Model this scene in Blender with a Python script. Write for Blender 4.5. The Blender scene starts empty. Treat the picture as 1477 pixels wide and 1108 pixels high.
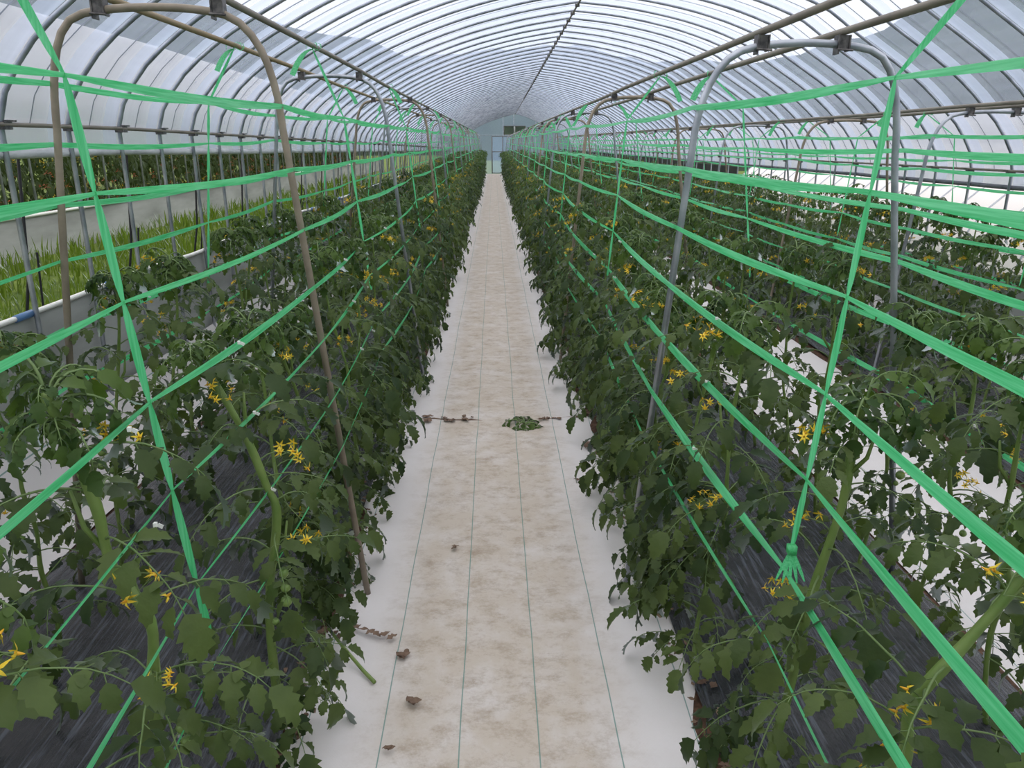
import bpy, math, random
import numpy as np
from mathutils import Vector, Matrix, noise as mn
random.seed(7); rnd = random.Random(11)
SC = bpy.context.scene
COL = SC.collection
R_ = math.radians

# ---------------------------------------------------------------- camera
CAMH = 1.75
F = 1109.0
cam_d = bpy.data.cameras.new('camera'); cam = bpy.data.objects.new('camera', cam_d); COL.objects.link(cam)
cam_d.sensor_fit = 'HORIZONTAL'; cam_d.sensor_width = 36.0; cam_d.lens = 36.0 * F / 1477.0
cam_d.clip_start = 0.05; cam_d.clip_end = 2000
PITCH, YAW = 0.30571, 0.022784
fw = Vector((math.sin(YAW) * math.cos(PITCH), math.cos(YAW) * math.cos(PITCH), -math.sin(PITCH)))
cam.location = (0, 0, CAMH)
cam.rotation_euler = fw.to_track_quat('-Z', 'Y').to_euler()
SC.camera = cam
right = Vector((math.cos(YAW), -math.sin(YAW), 0)); upv = right.cross(fw)

def project(p):
    d = Vector(p) - Vector((0, 0, CAMH))
    z = d.dot(fw)
    if z < 0.05: return None
    return (738.5 + F * d.dot(right) / z, 554 - F * d.dot(upv) / z, z)

# ---------------------------------------------------------------- sky, exposure
W = bpy.data.worlds.new('overcast_sky'); SC.world = W; W.use_nodes = True
wn = W.node_tree; wn.nodes.clear()
wo = wn.nodes.new('ShaderNodeOutputWorld'); bg = wn.nodes.new('ShaderNodeBackground')
tc = wn.nodes.new('ShaderNodeTexCoord'); sx = wn.nodes.new('ShaderNodeSeparateXYZ')
cr = wn.nodes.new('ShaderNodeValToRGB')
cr.color_ramp.elements[0].position = 0.0; cr.color_ramp.elements[0].color = (0.82, 0.83, 0.88, 1)
cr.color_ramp.elements[1].position = 0.7; cr.color_ramp.elements[1].color = (1.0, 0.975, 0.97, 1)
wn.links.new(tc.outputs['Generated'], sx.inputs[0]); wn.links.new(sx.outputs['Z'], cr.inputs[0])
wn.links.new(cr.outputs[0], bg.inputs['Color']); bg.inputs['Strength'].default_value = 1.9
wn.links.new(bg.outputs[0], wo.inputs[0])
SC.view_settings.view_transform = 'Standard'; SC.view_settings.look = 'None'
SC.view_settings.exposure = 0.0; SC.view_settings.gamma = 1.0; SC.view_settings.use_curve_mapping = False
SC.cycles.transparent_max_bounces = 16
SC.cycles.max_bounces = 8

# ---------------------------------------------------------------- materials
def lin(c):
    return tuple(((v / 255.0) / 12.92 if v / 255.0 <= 0.04045 else ((v / 255.0 + 0.055) / 1.055) ** 2.4) for v in c) + (1.0,)

class NT:
    def __init__(s, name):
        s.m = bpy.data.materials.new(name); s.m.use_nodes = True; s.t = s.m.node_tree; s.t.nodes.clear()
        s.out = s.n('ShaderNodeOutputMaterial')
    def n(s, typ, **kw):
        nd = s.t.nodes.new(typ)
        for k, v in kw.items():
            if k.startswith('_'): setattr(nd, k[1:], v)
        for k, v in kw.items():
            if not k.startswith('_'): nd.inputs[k.replace('__', ' ')].default_value = v
        return nd
    def l(s, a, b): s.t.links.new(a, b)
    def math(s, op, a, b=None, c=None, clamp=False):
        nd = s.t.nodes.new('ShaderNodeMath'); nd.operation = op; nd.use_clamp = clamp
        for i, v in enumerate((a, b, c)):
            if v is None: continue
            if isinstance(v, (int, float)): nd.inputs[i].default_value = v
            else: s.l(v, nd.inputs[i])
        return nd.outputs[0]
    def mix(s, fac, a, b, typ='MIX'):
        nd = s.t.nodes.new('ShaderNodeMix'); nd.data_type = 'RGBA'; nd.blend_type = typ
        for i, v in ((0, fac), (6, a), (7, b)):
            if isinstance(v, (int, float)): nd.inputs[i].default_value = v
            elif isinstance(v, tuple): nd.inputs[i].default_value = v
            else: s.l(v, nd.inputs[i])
        return nd.outputs[2]
    def ramp(s, fac, stops):
        nd = s.t.nodes.new('ShaderNodeValToRGB'); e = nd.color_ramp.elements
        while len(e) < len(stops): e.new(0.5)
        for i, (p, c) in enumerate(stops):
            e[i].position = p; e[i].color = c if len(c) == 4 else tuple(c) + (1,)
        s.l(fac, nd.inputs[0]); return nd.outputs[0]
    def noise(s, scale, detail=4, vec=None, rough=0.55):
        nd = s.n('ShaderNodeTexNoise', Scale=scale, Detail=detail, Roughness=rough)
        if vec is not None: s.l(vec, nd.inputs['Vector'])
        return nd.outputs['Fac']
    def obj(s, scale=None):
        t = s.t.nodes.new('ShaderNodeTexCoord').outputs['Object']
        if scale:
            m = s.t.nodes.new('ShaderNodeMapping'); m.inputs['Scale'].default_value = scale
            s.l(t, m.inputs['Vector']); return m.outputs[0]
        return t
    def bump(s, h, strength=0.3, dist=0.01):
        b = s.n('ShaderNodeBump', Strength=strength, Distance=dist); s.l(h, b.inputs['Height']); return b.outputs[0]
    def fin(s, sh): s.l(sh, s.out.inputs['Surface']); return s.m

def principled(name, col, rough=0.6, metal=0.0, col2=None, nscale=20, bump=0.0, spec=0.5, objs=None, stops=(0.35, 0.65)):
    t = NT(name)
    p = t.n('ShaderNodeBsdfPrincipled', Roughness=rough, Metallic=metal)
    p.inputs['Specular IOR Level'].default_value = spec
    if col2 is not None:
        f = t.noise(nscale, 5, t.obj(objs))
        t.l(t.ramp(f, [(stops[0], col), (stops[1], col2)]), p.inputs['Base Color'])
        if bump: t.l(t.bump(f, bump), p.inputs['Normal'])
    else:
        p.inputs['Base Color'].default_value = col
    return t.fin(p.outputs[0])

def leaf_material(name, c1, c2, trans=0.3, gloss=0.12):
    t = NT(name)
    oi = t.t.nodes.new('ShaderNodeObjectInfo')
    f = t.noise(9.0, 3, t.obj())
    k = t.math('ADD', t.math('MULTIPLY', oi.outputs['Random'], 0.6), t.math('MULTIPLY', f, 0.6))
    col = t.ramp(k, [(0.25, c1), (0.85, c2)])
    d = t.n('ShaderNodeBsdfDiffuse'); t.l(col, d.inputs[0])
    tr = t.n('ShaderNodeBsdfTranslucent'); tcol = t.mix(1.0, col, (1.5, 1.7, 0.6, 1), 'MULTIPLY'); t.l(tcol, tr.inputs[0])
    g = t.n('ShaderNodeBsdfGlossy', Roughness=0.45); g.inputs[0].default_value = (0.6, 0.65, 0.7, 1)
    fr = t.n('ShaderNodeFresnel', IOR=1.4)
    m1 = t.n('ShaderNodeMixShader', Fac=trans); t.l(d.outputs[0], m1.inputs[1]); t.l(tr.outputs[0], m1.inputs[2])
    m2 = t.n('ShaderNodeMixShader'); t.l(t.math('MULTIPLY', fr.outputs[0], gloss * 4), m2.inputs[0])
    bn = t.bump(t.noise(55, 2, t.obj()), 0.5, 0.004)
    for nd in (d, g): t.l(bn, nd.inputs['Normal'])
    t.l(m1.outputs[0], m2.inputs[1]); t.l(g.outputs[0], m2.inputs[2])
    return t.fin(m2.outputs[0])

M = {}
M['leaf'] = leaf_material('tomato_leaf', lin((44, 60, 36)), lin((86, 100, 58)))
M['young_leaf'] = leaf_material('young_tomato_leaf', lin((50, 72, 36)), lin((84, 104, 54)))
M['stem'] = principled('tomato_stem', lin((92, 118, 52)), 0.5, 0, lin((112, 132, 68)), 14)
M['stalk'] = principled('leaf_stalk', lin((84, 108, 56)), 0.55, 0, lin((104, 124, 74)), 20)
M['petal'] = principled('flower_petal', lin((222, 186, 40)), 0.5, 0, lin((236, 208, 64)), 60)
M['anther'] = principled('flower_cone', lin((216, 160, 26)), 0.5)
M['fruit'] = principled('unripe_fruit', lin((96, 124, 60)), 0.28, 0, lin((120, 144, 76)), 8)
M['dry'] = principled('dried_leaf', lin((84, 64, 52)), 0.9, 0, lin((126, 104, 88)), 18)
M['redfruit'] = principled('ripening_fruit', lin((170, 80, 40)), 0.4)
M['steel'] = principled('galvanised_pipe', lin((138, 143, 152)), 0.36, 0.65, lin((182, 186, 194)), 7, 0, 0.5, (1, 1, 1))
M['steel_warm'] = principled('weathered_pipe', lin((128, 118, 104)), 0.55, 0.2, lin((156, 144, 128)), 9, 0.1)
M['rail_rust'] = principled('rusty_rail_pipe', lin((136, 116, 82)), 0.6, 0.1, lin((158, 140, 112)), 4, 0.1)
M['rail_grey'] = principled('dull_rail_pipe', lin((118, 110, 100)), 0.55, 0.2, lin((142, 134, 122)), 5, 0.1)
M['clamp'] = principled('dark_clamp', lin((66, 64, 66)), 0.5, 0.5, lin((120, 116, 114)), 40)
M['dark_rope'] = principled('black_rope', lin((26, 27, 31)), 0.8)
M['strap'] = principled('grey_strap', lin((50, 52, 62)), 0.7)
M['white_clip'] = principled('white_plastic_clip', lin((226, 226, 222)), 0.4)
M['blue_clip'] = principled('blue_plastic_clip', lin((80, 116, 160)), 0.4)
M['frame_dark'] = principled('door_frame_pipe', lin((110, 108, 106)), 0.5, 0.2)
M['hedge'] = principled('far_hill_trees', lin((28, 40, 32)), 0.95, 0, lin((52, 66, 50)), 0.35, 0, 0.2)
M['grass_ground'] = principled('grass_ground', lin((72, 92, 40)), 0.95, 0, lin((112, 128, 62)), 2.5, 0, 0.2)
M['grass_blade'] = leaf_material('grass_blade', lin((62, 88, 30)), lin((112, 132, 52)), 0.25, 0.08)
M['soil'] = principled('dark_soil', lin((58, 44, 36)), 0.95, 0, lin((96, 72, 58)), 30, 0.8, 0.2)
M['shade'] = principled('dark_gap_shade', lin((26, 30, 30)), 0.9, 0, lin((48, 54, 50)), 3)  # near-black colour standing in for the shade of the gap on the right

def tape_material(name='green_plastic_tape', sc=(60, 1, 60)):
    t = NT(name)
    f = t.noise(3.0, 4, t.obj(sc))
    col = t.ramp(f, [(0.3, lin((62, 192, 116))), (0.7, lin((124, 226, 166)))])
    d = t.n('ShaderNodeBsdfPrincipled', Roughness=0.33); t.l(col, d.inputs['Base Color'])
    tr = t.n('ShaderNodeBsdfTranslucent'); t.l(col, tr.inputs[0])
    m = t.n('ShaderNodeMixShader', Fac=0.5); t.l(d.outputs[0], m.inputs[1]); t.l(tr.outputs[0], m.inputs[2])
    return t.fin(m.outputs[0])
M['tape'] = tape_material(); M['tie'] = tape_material('green_tie_tape', (60, 60, 1))

HOOP0, HSP = 3.84, 0.595
def film_material(name, haze, hcol, band=0.0, streak=0.12, clear=(1, 1, 1, 1), gl=0.3, dif=0.12):
    """clear plastic film: lets light straight through, scatters part of it, shines at grazing angles"""
    t = NT(name)
    oc = t.obj(); sp = t.t.nodes.new('ShaderNodeSeparateXYZ'); t.l(oc, sp.inputs[0])
    fy = t.math('FRACT', t.math('DIVIDE', t.math('SUBTRACT', sp.outputs['Y'], HOOP0 - 4000 * HSP), HSP))
    # dusty band where the film lies doubled beside each hoop
    b = t.math('MULTIPLY', t.math('GREATER_THAN', fy, 0.72), 1.0)
    st = t.noise(1.0, 3, t.obj((0.8, 26, 0.8)))
    st2 = t.noise(1.0, 3, t.obj((14, 1.2, 14)))
    h = t.math('ADD', haze - streak * 0.9, t.math('MULTIPLY', t.math('ADD', st, st2), streak))
    h = t.math('ADD', h, t.math('MULTIPLY', b, band), clamp=True)
    lw = t.n('ShaderNodeLayerWeight', Blend=0.5)     # longer way through the sheet when it is seen edge-on
    cs = t.math('MAXIMUM', t.math('SUBTRACT', 1.0, lw.outputs['Facing']), 0.12)
    h = t.math('SUBTRACT', 1.0, t.math('POWER', t.math('SUBTRACT', 1.0, h, clamp=True), t.math('DIVIDE', 1.0, t.math('POWER', cs, 0.7))), clamp=True)
    tp = t.n('ShaderNodeBsdfTransparent'); tp.inputs[0].default_value = clear
    tl = t.n('ShaderNodeBsdfTranslucent'); tl.inputs[0].default_value = hcol
    df = t.n('ShaderNodeBsdfDiffuse'); df.inputs[0].default_value = hcol
    sc = t.n('ShaderNodeMixShader', Fac=dif); t.l(tl.outputs[0], sc.inputs[1]); t.l(df.outputs[0], sc.inputs[2])
    m = t.n('ShaderNodeMixShader'); t.l(h, m.inputs[0]); t.l(tp.outputs[0], m.inputs[1]); t.l(sc.outputs[0], m.inputs[2])
    g = t.n('ShaderNodeBsdfGlossy', Roughness=0.25)
    fr = t.n('ShaderNodeFresnel', IOR=1.35)
    m2 = t.n('ShaderNodeMixShader'); t.l(t.math('MULTIPLY', fr.outputs[0], gl), m2.inputs[0])
    t.l(m.outputs[0], m2.inputs[1]); t.l(g.outputs[0], m2.inputs[2])
    return t.fin(m2.outputs[0])
M['film'] = film_material('roof_film', 0.16, (0.66, 0.77, 1.0, 1), 0.20, 0.09)
M['film2'] = film_material('side_curtain_film', 0.55, (0.96, 0.96, 1.0, 1), 0.08, 0.10)
M['film_end'] = film_material('end_film', 0.36, (0.50, 0.64, 0.88, 1), 0.0, 0.10)
M['film_nb'] = film_material('neighbour_film', 0.5, (0.93, 0.93, 0.96, 1), 0.1, 0.1)
M['film_white'] = film_material('white_neighbour_film', 0.90, (0.90, 0.86, 0.86, 1), 0.10, 0.1, dif=0.85)
M['skirt'] = principled('grey_skirt_film', lin((142, 144, 142)), 0.5, 0, lin((174, 176, 175)), 2.0, 0.1, 0.5, (1, 0.4, 2))
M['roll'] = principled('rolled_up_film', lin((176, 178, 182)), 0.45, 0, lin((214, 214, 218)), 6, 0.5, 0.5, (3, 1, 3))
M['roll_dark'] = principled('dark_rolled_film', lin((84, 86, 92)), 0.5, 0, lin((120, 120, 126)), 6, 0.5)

def mat_fabric():
    t = NT('white_weed_mat'); oc = t.obj(); sp = t.t.nodes.new('ShaderNodeSeparateXYZ'); t.l(oc, sp.inputs[0])
    wob = t.math('MULTIPLY', t.math('SUBTRACT', t.noise(0.9, 2, oc), 0.5), 0.02)
    x = t.math('ADD', sp.outputs['X'], wob)
    ax = t.math('ABSOLUTE', x)
    big = t.noise(4.5, 9, t.obj((1.0, 0.9, 1)), 0.7)
    fine = t.noise(26, 8, oc, 0.75)
    wear = t.math('MULTIPLY', t.math('SUBTRACT', 1.0, t.math('SMOOTH_MIN', 1.0, t.math('MULTIPLY', ax, 2.0), 0.3)), 1.0, clamp=True)
    wear = t.math('ADD', t.math('MULTIPLY', t.math('SUBTRACT', 1.0, t.math('SMOOTH_MIN', 1.0, t.math('MAXIMUM', 0.0, t.math('MULTIPLY', t.math('SUBTRACT', ax, 0.27), 5.0)), 0.2), clamp=True), 1.0), 0.0)
    st = t.math('MULTIPLY', t.ramp(big, [(0.3, (0.35, 0.35, 0.35)), (0.6, (1, 1, 1))]), t.math('ADD', wear, 0.1), clamp=True)
    base = t.mix(st, lin((212, 208, 209)), lin((188, 177, 166)))
    d2 = t.math('MULTIPLY', t.ramp(t.noise(8, 10, t.obj((1, 1.3, 1)), 0.8), [(0.48, (0, 0, 0)), (0.72, (1, 1, 1))]), t.math('ADD', wear, 0.08))
    base = t.mix(t.math('MULTIPLY', d2, 0.75), base, lin((140, 122, 102)))
    d3 = t.ramp(fine, [(0.55, (0, 0, 0)), (0.72, (1, 1, 1))])
    base = t.mix(t.math('MULTIPLY', t.math('MULTIPLY', d3, wear), 0.35), base, lin((146, 124, 104)))
    # woven marker threads
    fx = t.math('ABSOLUTE', t.math('SUBTRACT', t.math('FRACT', t.math('ADD', t.math('DIVIDE', t.math('SUBTRACT', x, 0.006), 0.2405), 0.0)), 0.5))
    ln = t.math('LESS_THAN', fx, 0.0085)
    base = t.mix(t.math('MULTIPLY', ln, 0.8), base, lin((96, 134, 128)))
    p = t.n('ShaderNodeBsdfPrincipled', Roughness=0.8); p.inputs['Specular IOR Level'].default_value = 0.25
    t.l(base, p.inputs['Base Color'])
    wv = t.n('ShaderNodeTexWave', Scale=120, Distortion=0.5); t.l(oc, wv.inputs['Vector'])
    t.l(t.bump(t.math('ADD', t.math('MULTIPLY', wv.outputs['Fac'], 0.1), big), 0.15, 0.02), p.inputs['Normal'])
    return t.fin(p.outputs[0])
M['mat'] = mat_fabric()

def mulch():
    t = NT('black_mulch_film')
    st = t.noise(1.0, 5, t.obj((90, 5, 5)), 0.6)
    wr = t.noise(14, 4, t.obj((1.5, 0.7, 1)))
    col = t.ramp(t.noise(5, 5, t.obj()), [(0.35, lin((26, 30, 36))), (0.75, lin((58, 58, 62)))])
    col = t.mix(t.math('MULTIPLY', t.ramp(st, [(0.5, (0, 0, 0)), (0.66, (1, 1, 1))]), 0.32), col, lin((128, 136, 152)))  # blue-grey streaks: sky reflections painted into the film colour
    p = t.n('ShaderNodeBsdfPrincipled', Roughness=0.24); t.l(col, p.inputs['Base Color'])
    t.l(t.bump(t.math('ADD', t.math('MULTIPLY', st, 1.0), t.math('MULTIPLY', wr, 1.5)), 0.9, 0.012), p.inputs['Normal'])
    return t.fin(p.outputs[0])
M['mulch'] = mulch()

# ---------------------------------------------------------------- mesh helpers
class MB:
    def __init__(s): s.v = []; s.f = []; s.m = []; s.smooth = []
    def add(s, v, f, mi=0):
        o = len(s.v); s.v.extend([tuple(p) for p in v]); s.f.extend([tuple(o + i for i in q) for q in f]); s.m.extend([mi] * len(f))
    def tube(s, pts, r, n=6, mi=0, caps=True):
        pts = [Vector(p) for p in pts]; k = len(pts)
        rr = r if isinstance(r, (list, tuple)) else [r] * k
        vs = []; ref = None
        for i in range(k):
            d = (pts[min(i + 1, k - 1)] - pts[max(i - 1, 0)])
            d = d.normalized() if d.length > 1e-9 else Vector((0, 0, 1))
            if ref is None:
                ref = Vector((0, 0, 1)) if abs(d.z) < 0.9 else Vector((1, 0, 0))
            a = d.cross(ref).normalized(); b = a.cross(d).normalized(); ref = b
            for j in range(n):
                t = 2 * math.pi * j / n; vs.append(pts[i] + (a * math.cos(t) + b * math.sin(t)) * rr[i])
        fs = [(i * n + j, i * n + (j + 1) % n, (i + 1) * n + (j + 1) % n, (i + 1) * n + j) for i in range(k - 1) for j in range(n)]
        if caps: fs += [tuple(range(n))[::-1], tuple((k - 1) * n + j for j in range(n))]
        s.add(vs, fs, mi)
    def box(s, c, e, mi=0, rot=None):
        vs = []
        for sx_ in (-1, 1):
            for sy in (-1, 1):
                for sz in (-1, 1):
                    p = Vector((sx_ * e[0] / 2, sy * e[1] / 2, sz * e[2] / 2))
                    if rot is not None: p = rot @ p
                    vs.append(p + Vector(c))
        s.add(vs, [(0, 1, 3, 2), (4, 6, 7, 5), (0, 4, 5, 1), (2, 3, 7, 6), (0, 2, 6, 4), (1, 5, 7, 3)], mi)
    def mesh(s, name, mats, smooth=True):
        me = bpy.data.meshes.new(name); me.from_pydata(s.v, [], s.f)
        for m in mats: me.materials.append(m)
        if len(mats) > 1: me.polygons.foreach_set('material_index', s.m)
        if smooth: me.polygons.foreach_set('use_smooth', [True] * len(s.f))
        me.update(); return me
    def arrays(s): return np.array(s.v, dtype=np.float64), s.f, s.m
    def merge(s, other, mat4, mi=None):
        o = len(s.v); a = np.array(other.v) @ np.array(mat4.to_3x3()).T + np.array(mat4.translation)
        s.v.extend(map(tuple, a)); s.f.extend([tuple(o + i for i in q) for q in other.f]); s.m.extend(other.m if mi is None else [mi] * len(other.f))

def link(name, me, parent=None, mw=None, loc=None):
    o = bpy.data.objects.new(name, me); COL.objects.link(o)
    if parent is not None: o.parent = parent
    if mw is not None: o.matrix_local = mw
    if loc is not None: o.location = loc
    return o
def tag(o, label=None, cat=None, group=None, kind=None):
    if label: o['label'] = label
    if cat: o['category'] = cat
    if group: o['group'] = group
    if kind: o['kind'] = kind
    return o
def empty(name, loc=(0, 0, 0)):
    o = bpy.data.objects.new(name, None); COL.objects.link(o); o.location = loc; o.empty_display_size = 0.05; return o
def part(name, mb, mats, parent=None, smooth=True, loc=None):
    if not isinstance(mats, (list, tuple)): mats = [mats]
    return link(name, mb.mesh(name, mats, smooth), parent, loc=loc)
def ordw(n):
    w = ['nearest', 'second', 'third', 'fourth', 'fifth', 'sixth', 'seventh', 'eighth', 'ninth', 'tenth', 'eleventh', 'twelfth']
    if n < 12: return w[n]
    n += 1
    return '%d%s' % (n, 'th' if 10 <= n % 100 <= 20 else {1: 'st', 2: 'nd', 3: 'rd'}.get(n % 10, 'th'))

# ---------------------------------------------------------------- greenhouse profile
Y0, YE = -3.3, 45.0
NL = [(-2.3, 1.83), (-2.26, 1.95), (-2.22, 2.02), (-2.12, 2.15), (-1.98, 2.28), (-1.67, 2.49), (-1.1, 2.78), (-.4, 3.03), (.3, 3.2), (.95, 3.3)]
NR = [(.95, 3.3), (1.6, 3.24), (2.3, 3.11), (2.9, 2.91), (3.25, 2.68), (3.71, 2.39), (3.98, 2.19), (4.15, 2.03), (4.26, 1.93), (4.36, 1.81), (4.45, 1.69), (4.5, 1.5)]
FL = [(-2.4, 1.4), (-2.33, 1.55), (-2.2, 1.68), (-1.34, 2.25), (-.46, 2.70), (.4, 3.0), (1.2, 3.2)]
FR = [(1.2, 3.2), (1.75, 3.06), (2.7, 2.68), (3.4, 2.37), (4.05, 1.97), (4.28, 1.75), (4.4, 1.4)]
def resample(pts, n):
    p = np.array(pts, float)
    # Catmull-Rom smooth then uniform arclength
    q = []
    for i in range(len(p) - 1):
        p0 = p[max(i - 1, 0)]; p1 = p[i]; p2 = p[i + 1]; p3 = p[min(i + 2, len(p) - 1)]
        for t in np.linspace(0, 1, 12, endpoint=False):
            q.append(0.5 * ((2 * p1) + (-p0 + p2) * t + (2 * p0 - 5 * p1 + 4 * p2 - p3) * t * t + (-p0 + 3 * p1 - 3 * p2 + p3) * t ** 3))
    q.append(p[-1]); q = np.array(q)
    s = np.r_[0, np.cumsum(np.linalg.norm(np.diff(q, axis=0), axis=1))]
    u = np.linspace(0, s[-1], n)
    return np.c_[np.interp(u, s, q[:, 0]), np.interp(u, s, q[:, 1])]
NN = 27
nL, nR, fL, fR = resample(NL, NN), resample(NR, NN), resample(FL, NN), resample(FR, NN)
def prof(Y):
    t = min(max((Y - 5) / 40.0, -0.1), 1.0); t = max(t, 0)
    L = nL * (1 - t) + fL * t; Rr = nR * (1 - t) + fR * t
    return np.vstack([L, Rr[1:]])        # 2*NN-1 points, index NN-1 = ridge
def offs(P, d):
    c = np.array([1.0, 1.6]); v = P - c; ln = np.linalg.norm(v, axis=1, keepdims=True); return P + v / ln * d
hoopY = [HOOP0 + k * HSP for k in range(-12, 70) if HOOP0 + k * HSP < YE - 0.1] + [YE]

# ground outside
mb = MB()
nx = 24
xs = [-400, -60, -20, -11, -5.4, -3.4, -2.42, 4.55, 6, 12, 20, 60, 400]; ys = [-200, -30, -4, 46, 60, 120, 600]
zz = lambda x: 0.42 if x < -5.3 else 0.12 if x < -3 else (-0.03 if x < 4.6 else (-0.35 if x < 7 else -0.9))
for x in xs: pass
V = [(x, y, -0.04 if -2.45 < x < 4.6 else zz(x)) for y in ys for x in xs]
Fc = [(j * len(xs) + i, j * len(xs) + i + 1, (j + 1) * len(xs) + i + 1, (j + 1) * len(xs) + i) for j in range(len(ys) - 1) for i in range(len(xs) - 1)]
mb.add(V, Fc); tag(part('floor', mb, M['grass_ground'], smooth=False), kind='structure')

# hills behind
def dirof(px, py):
    d = fw + right * ((px - 738.5) / F) + upv * (-(py - 554) / F)
    return math.atan2(d.x, d.y), math.atan2(d.z, math.hypot(d.x, d.y))
crest = [dirof(*p) for p in [(130, -60), (355, 18), (440, 45), (526, 57), (582, 80), (621, 80), (700, 70), (790, 66), (880, 74), (960, 90), (1060, 92), (1115, 85), (1154, 80), (1284, 32), (1330, 12), (1450, -30)]]
ca = [-math.pi, -1.6] + [c[0] for c in crest] + [1.6, math.pi]; ce = [0.10, 0.17] + [c[1] for c in crest] + [0.16, 0.10]
mb = MB(); NA, NRd = 300, 8
for i in range(NA):
    a = -math.pi + 2 * math.pi * i / NA; el = float(np.interp(a, ca, ce))
    for j in range(NRd):
        r = 75 + 12 * j; top = 159 * math.tan(el)
        h = 1.75 + top * (j / (NRd - 1)) ** 0.9
        h += (mn.noise(Vector((a * 22, j * 1.3, 0))) * 1.6 + mn.noise(Vector((a * 70, j * 2.3, 5))) * 0.9) * (1 if j else 0) + (0 if j else -4)
        mb.v.append((r * math.sin(a), r * math.cos(a), h))
for i in range(NA):
    for j in range(NRd - 1):
        k = (i + 1) % NA; mb.f.append((i * NRd + j, k * NRd + j, k * NRd + j + 1, i * NRd + j + 1)); mb.m.append(0)
tag(part('wooded_hill', mb, M['hedge'], smooth=False), 'dark green wooded hill line seen hazily through the roof film', 'hill', kind='structure')

# ---------------------------------------------------------------- roof film and frame
def film_sheet(i0, i1, d, ys, drop0=0.0, drop1=0.0):
    mb = MB(); n = None
    for Y in ys:
        P = offs(prof(Y), d)[i0:i1]
        P = [tuple(p) for p in P]
        if drop0: P = [(P[0][0] - 0.005, P[0][1] - drop0)] + P
        if drop1: P = P + [(P[-1][0] + 0.005, P[-1][1] - drop1)]
        n = len(P); mb.v.extend([(p[0], Y, p[1]) for p in P])
    for j in range(len(ys) - 1):
        for i in range(n - 1): mb.f.append((j * n + i, j * n + i + 1, (j + 1) * n + i + 1, (j + 1) * n + i)); mb.m.append(0)
    return mb
ceiling = part('ceiling', film_sheet(0, 2 * NN - 1, 0.022, hoopY, 0.14, 0.13), M['film'])
tag(ceiling, 'clear plastic film stretched over the steel hoops of the tunnel roof', kind='structure')
part('side_curtain', film_sheet(0, 5, 0.035, hoopY, 0.14, 0), M['film2'], ceiling)
part('side_curtain', film_sheet(2 * NN - 6, 2 * NN - 1, 0.035, hoopY, 0, 0.13), M['film2'], ceiling)
for Y in hoopY:
    P = prof(Y); mb = MB()
    pts = [(P[0][0], Y, -0.02), (P[0][0], Y, 0.9), *[(p[0], Y, p[1]) for p in P], (P[-1][0], Y, 0.7), (P[-1][0], Y, -0.1)]
    mb.tube(pts, 0.0132, 8); h = part('hoop', mb, M['steel'], ceiling)
    if Y < 30:
        mb = MB()
        for k in (0, -1):
            s_ = 1 if k == 0 else -1
            mb.box((P[k][0] + 0.012 * s_, Y, P[k][1] - 0.01), (0.05, 0.06, 0.035)); mb.box((P[k][0] + 0.03 * s_, Y + 0.03, P[k][1] + 0.012), (0.02, 0.07, 0.008))
        part('hoop_clip', mb, M['clamp'], h, False)
        mb = MB(); pr = P[NN - 1]; mb.box((pr[0], Y, pr[1] - 0.035), (0.05, 0.035, 0.03)); part('ridge_clip', mb, M['clamp'], h, False)
def along(idx, dx, dz, r, name, mat, n=6, jit=0):
    mb = MB(); mb.tube([(prof(Y)[idx][0] + dx, Y, prof(Y)[idx][1] + dz + (rnd.uniform(-jit, jit))) for Y in hoopY], r, n); return part(name, mb, mat, ceiling)
along(NN - 1, 0, -0.035, 0.0125, 'ridge_pipe', M['rail_grey'])
along(0, 0.028, -0.005, 0.012, 'purlin_pipe', M['rail_grey'])
along(-1, -0.028, 0.01, 0.012, 'purlin_pipe', M['rail_grey'])
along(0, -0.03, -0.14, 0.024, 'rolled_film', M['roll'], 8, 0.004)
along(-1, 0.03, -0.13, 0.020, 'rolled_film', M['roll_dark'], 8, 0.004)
for Y in hoopY[:-1]:       # hold-down straps pressed over the film between hoops
    if Y > 15: break
    mb = MB(); Pa = offs(prof(Y + HSP * 0.5), 0.034)
    mb.tube([(p[0], Y + HSP * 0.5 + 0.13 * (1 - abs(i - NN + 1) / (NN - 1.0)), p[1]) for i, p in enumerate(Pa)] , 0.0036, 4, caps=False)
    part('hold_down_strap', mb, M['strap'], ceiling)
for q, Y in enumerate(hoopY):
    if q % 2 == 0 and 1.5 < Y < 22:
        mb = MB(); Yq = Y + 0.22
        mb.tube([(-2.37, Yq, 1.75), (-2.42, Yq - 0.02, 1.1), (-2.62, Yq - 0.1, 0.0)], 0.008, 5)
        mb.tube([(-2.37, Yq, 1.20), (-2.52, Yq + 0.2, 0.7), (-2.7, Yq + 0.5, 0.0)], 0.006, 5)
        part('anchor_rope', mb, M['dark_rope'], ceiling)

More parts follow.
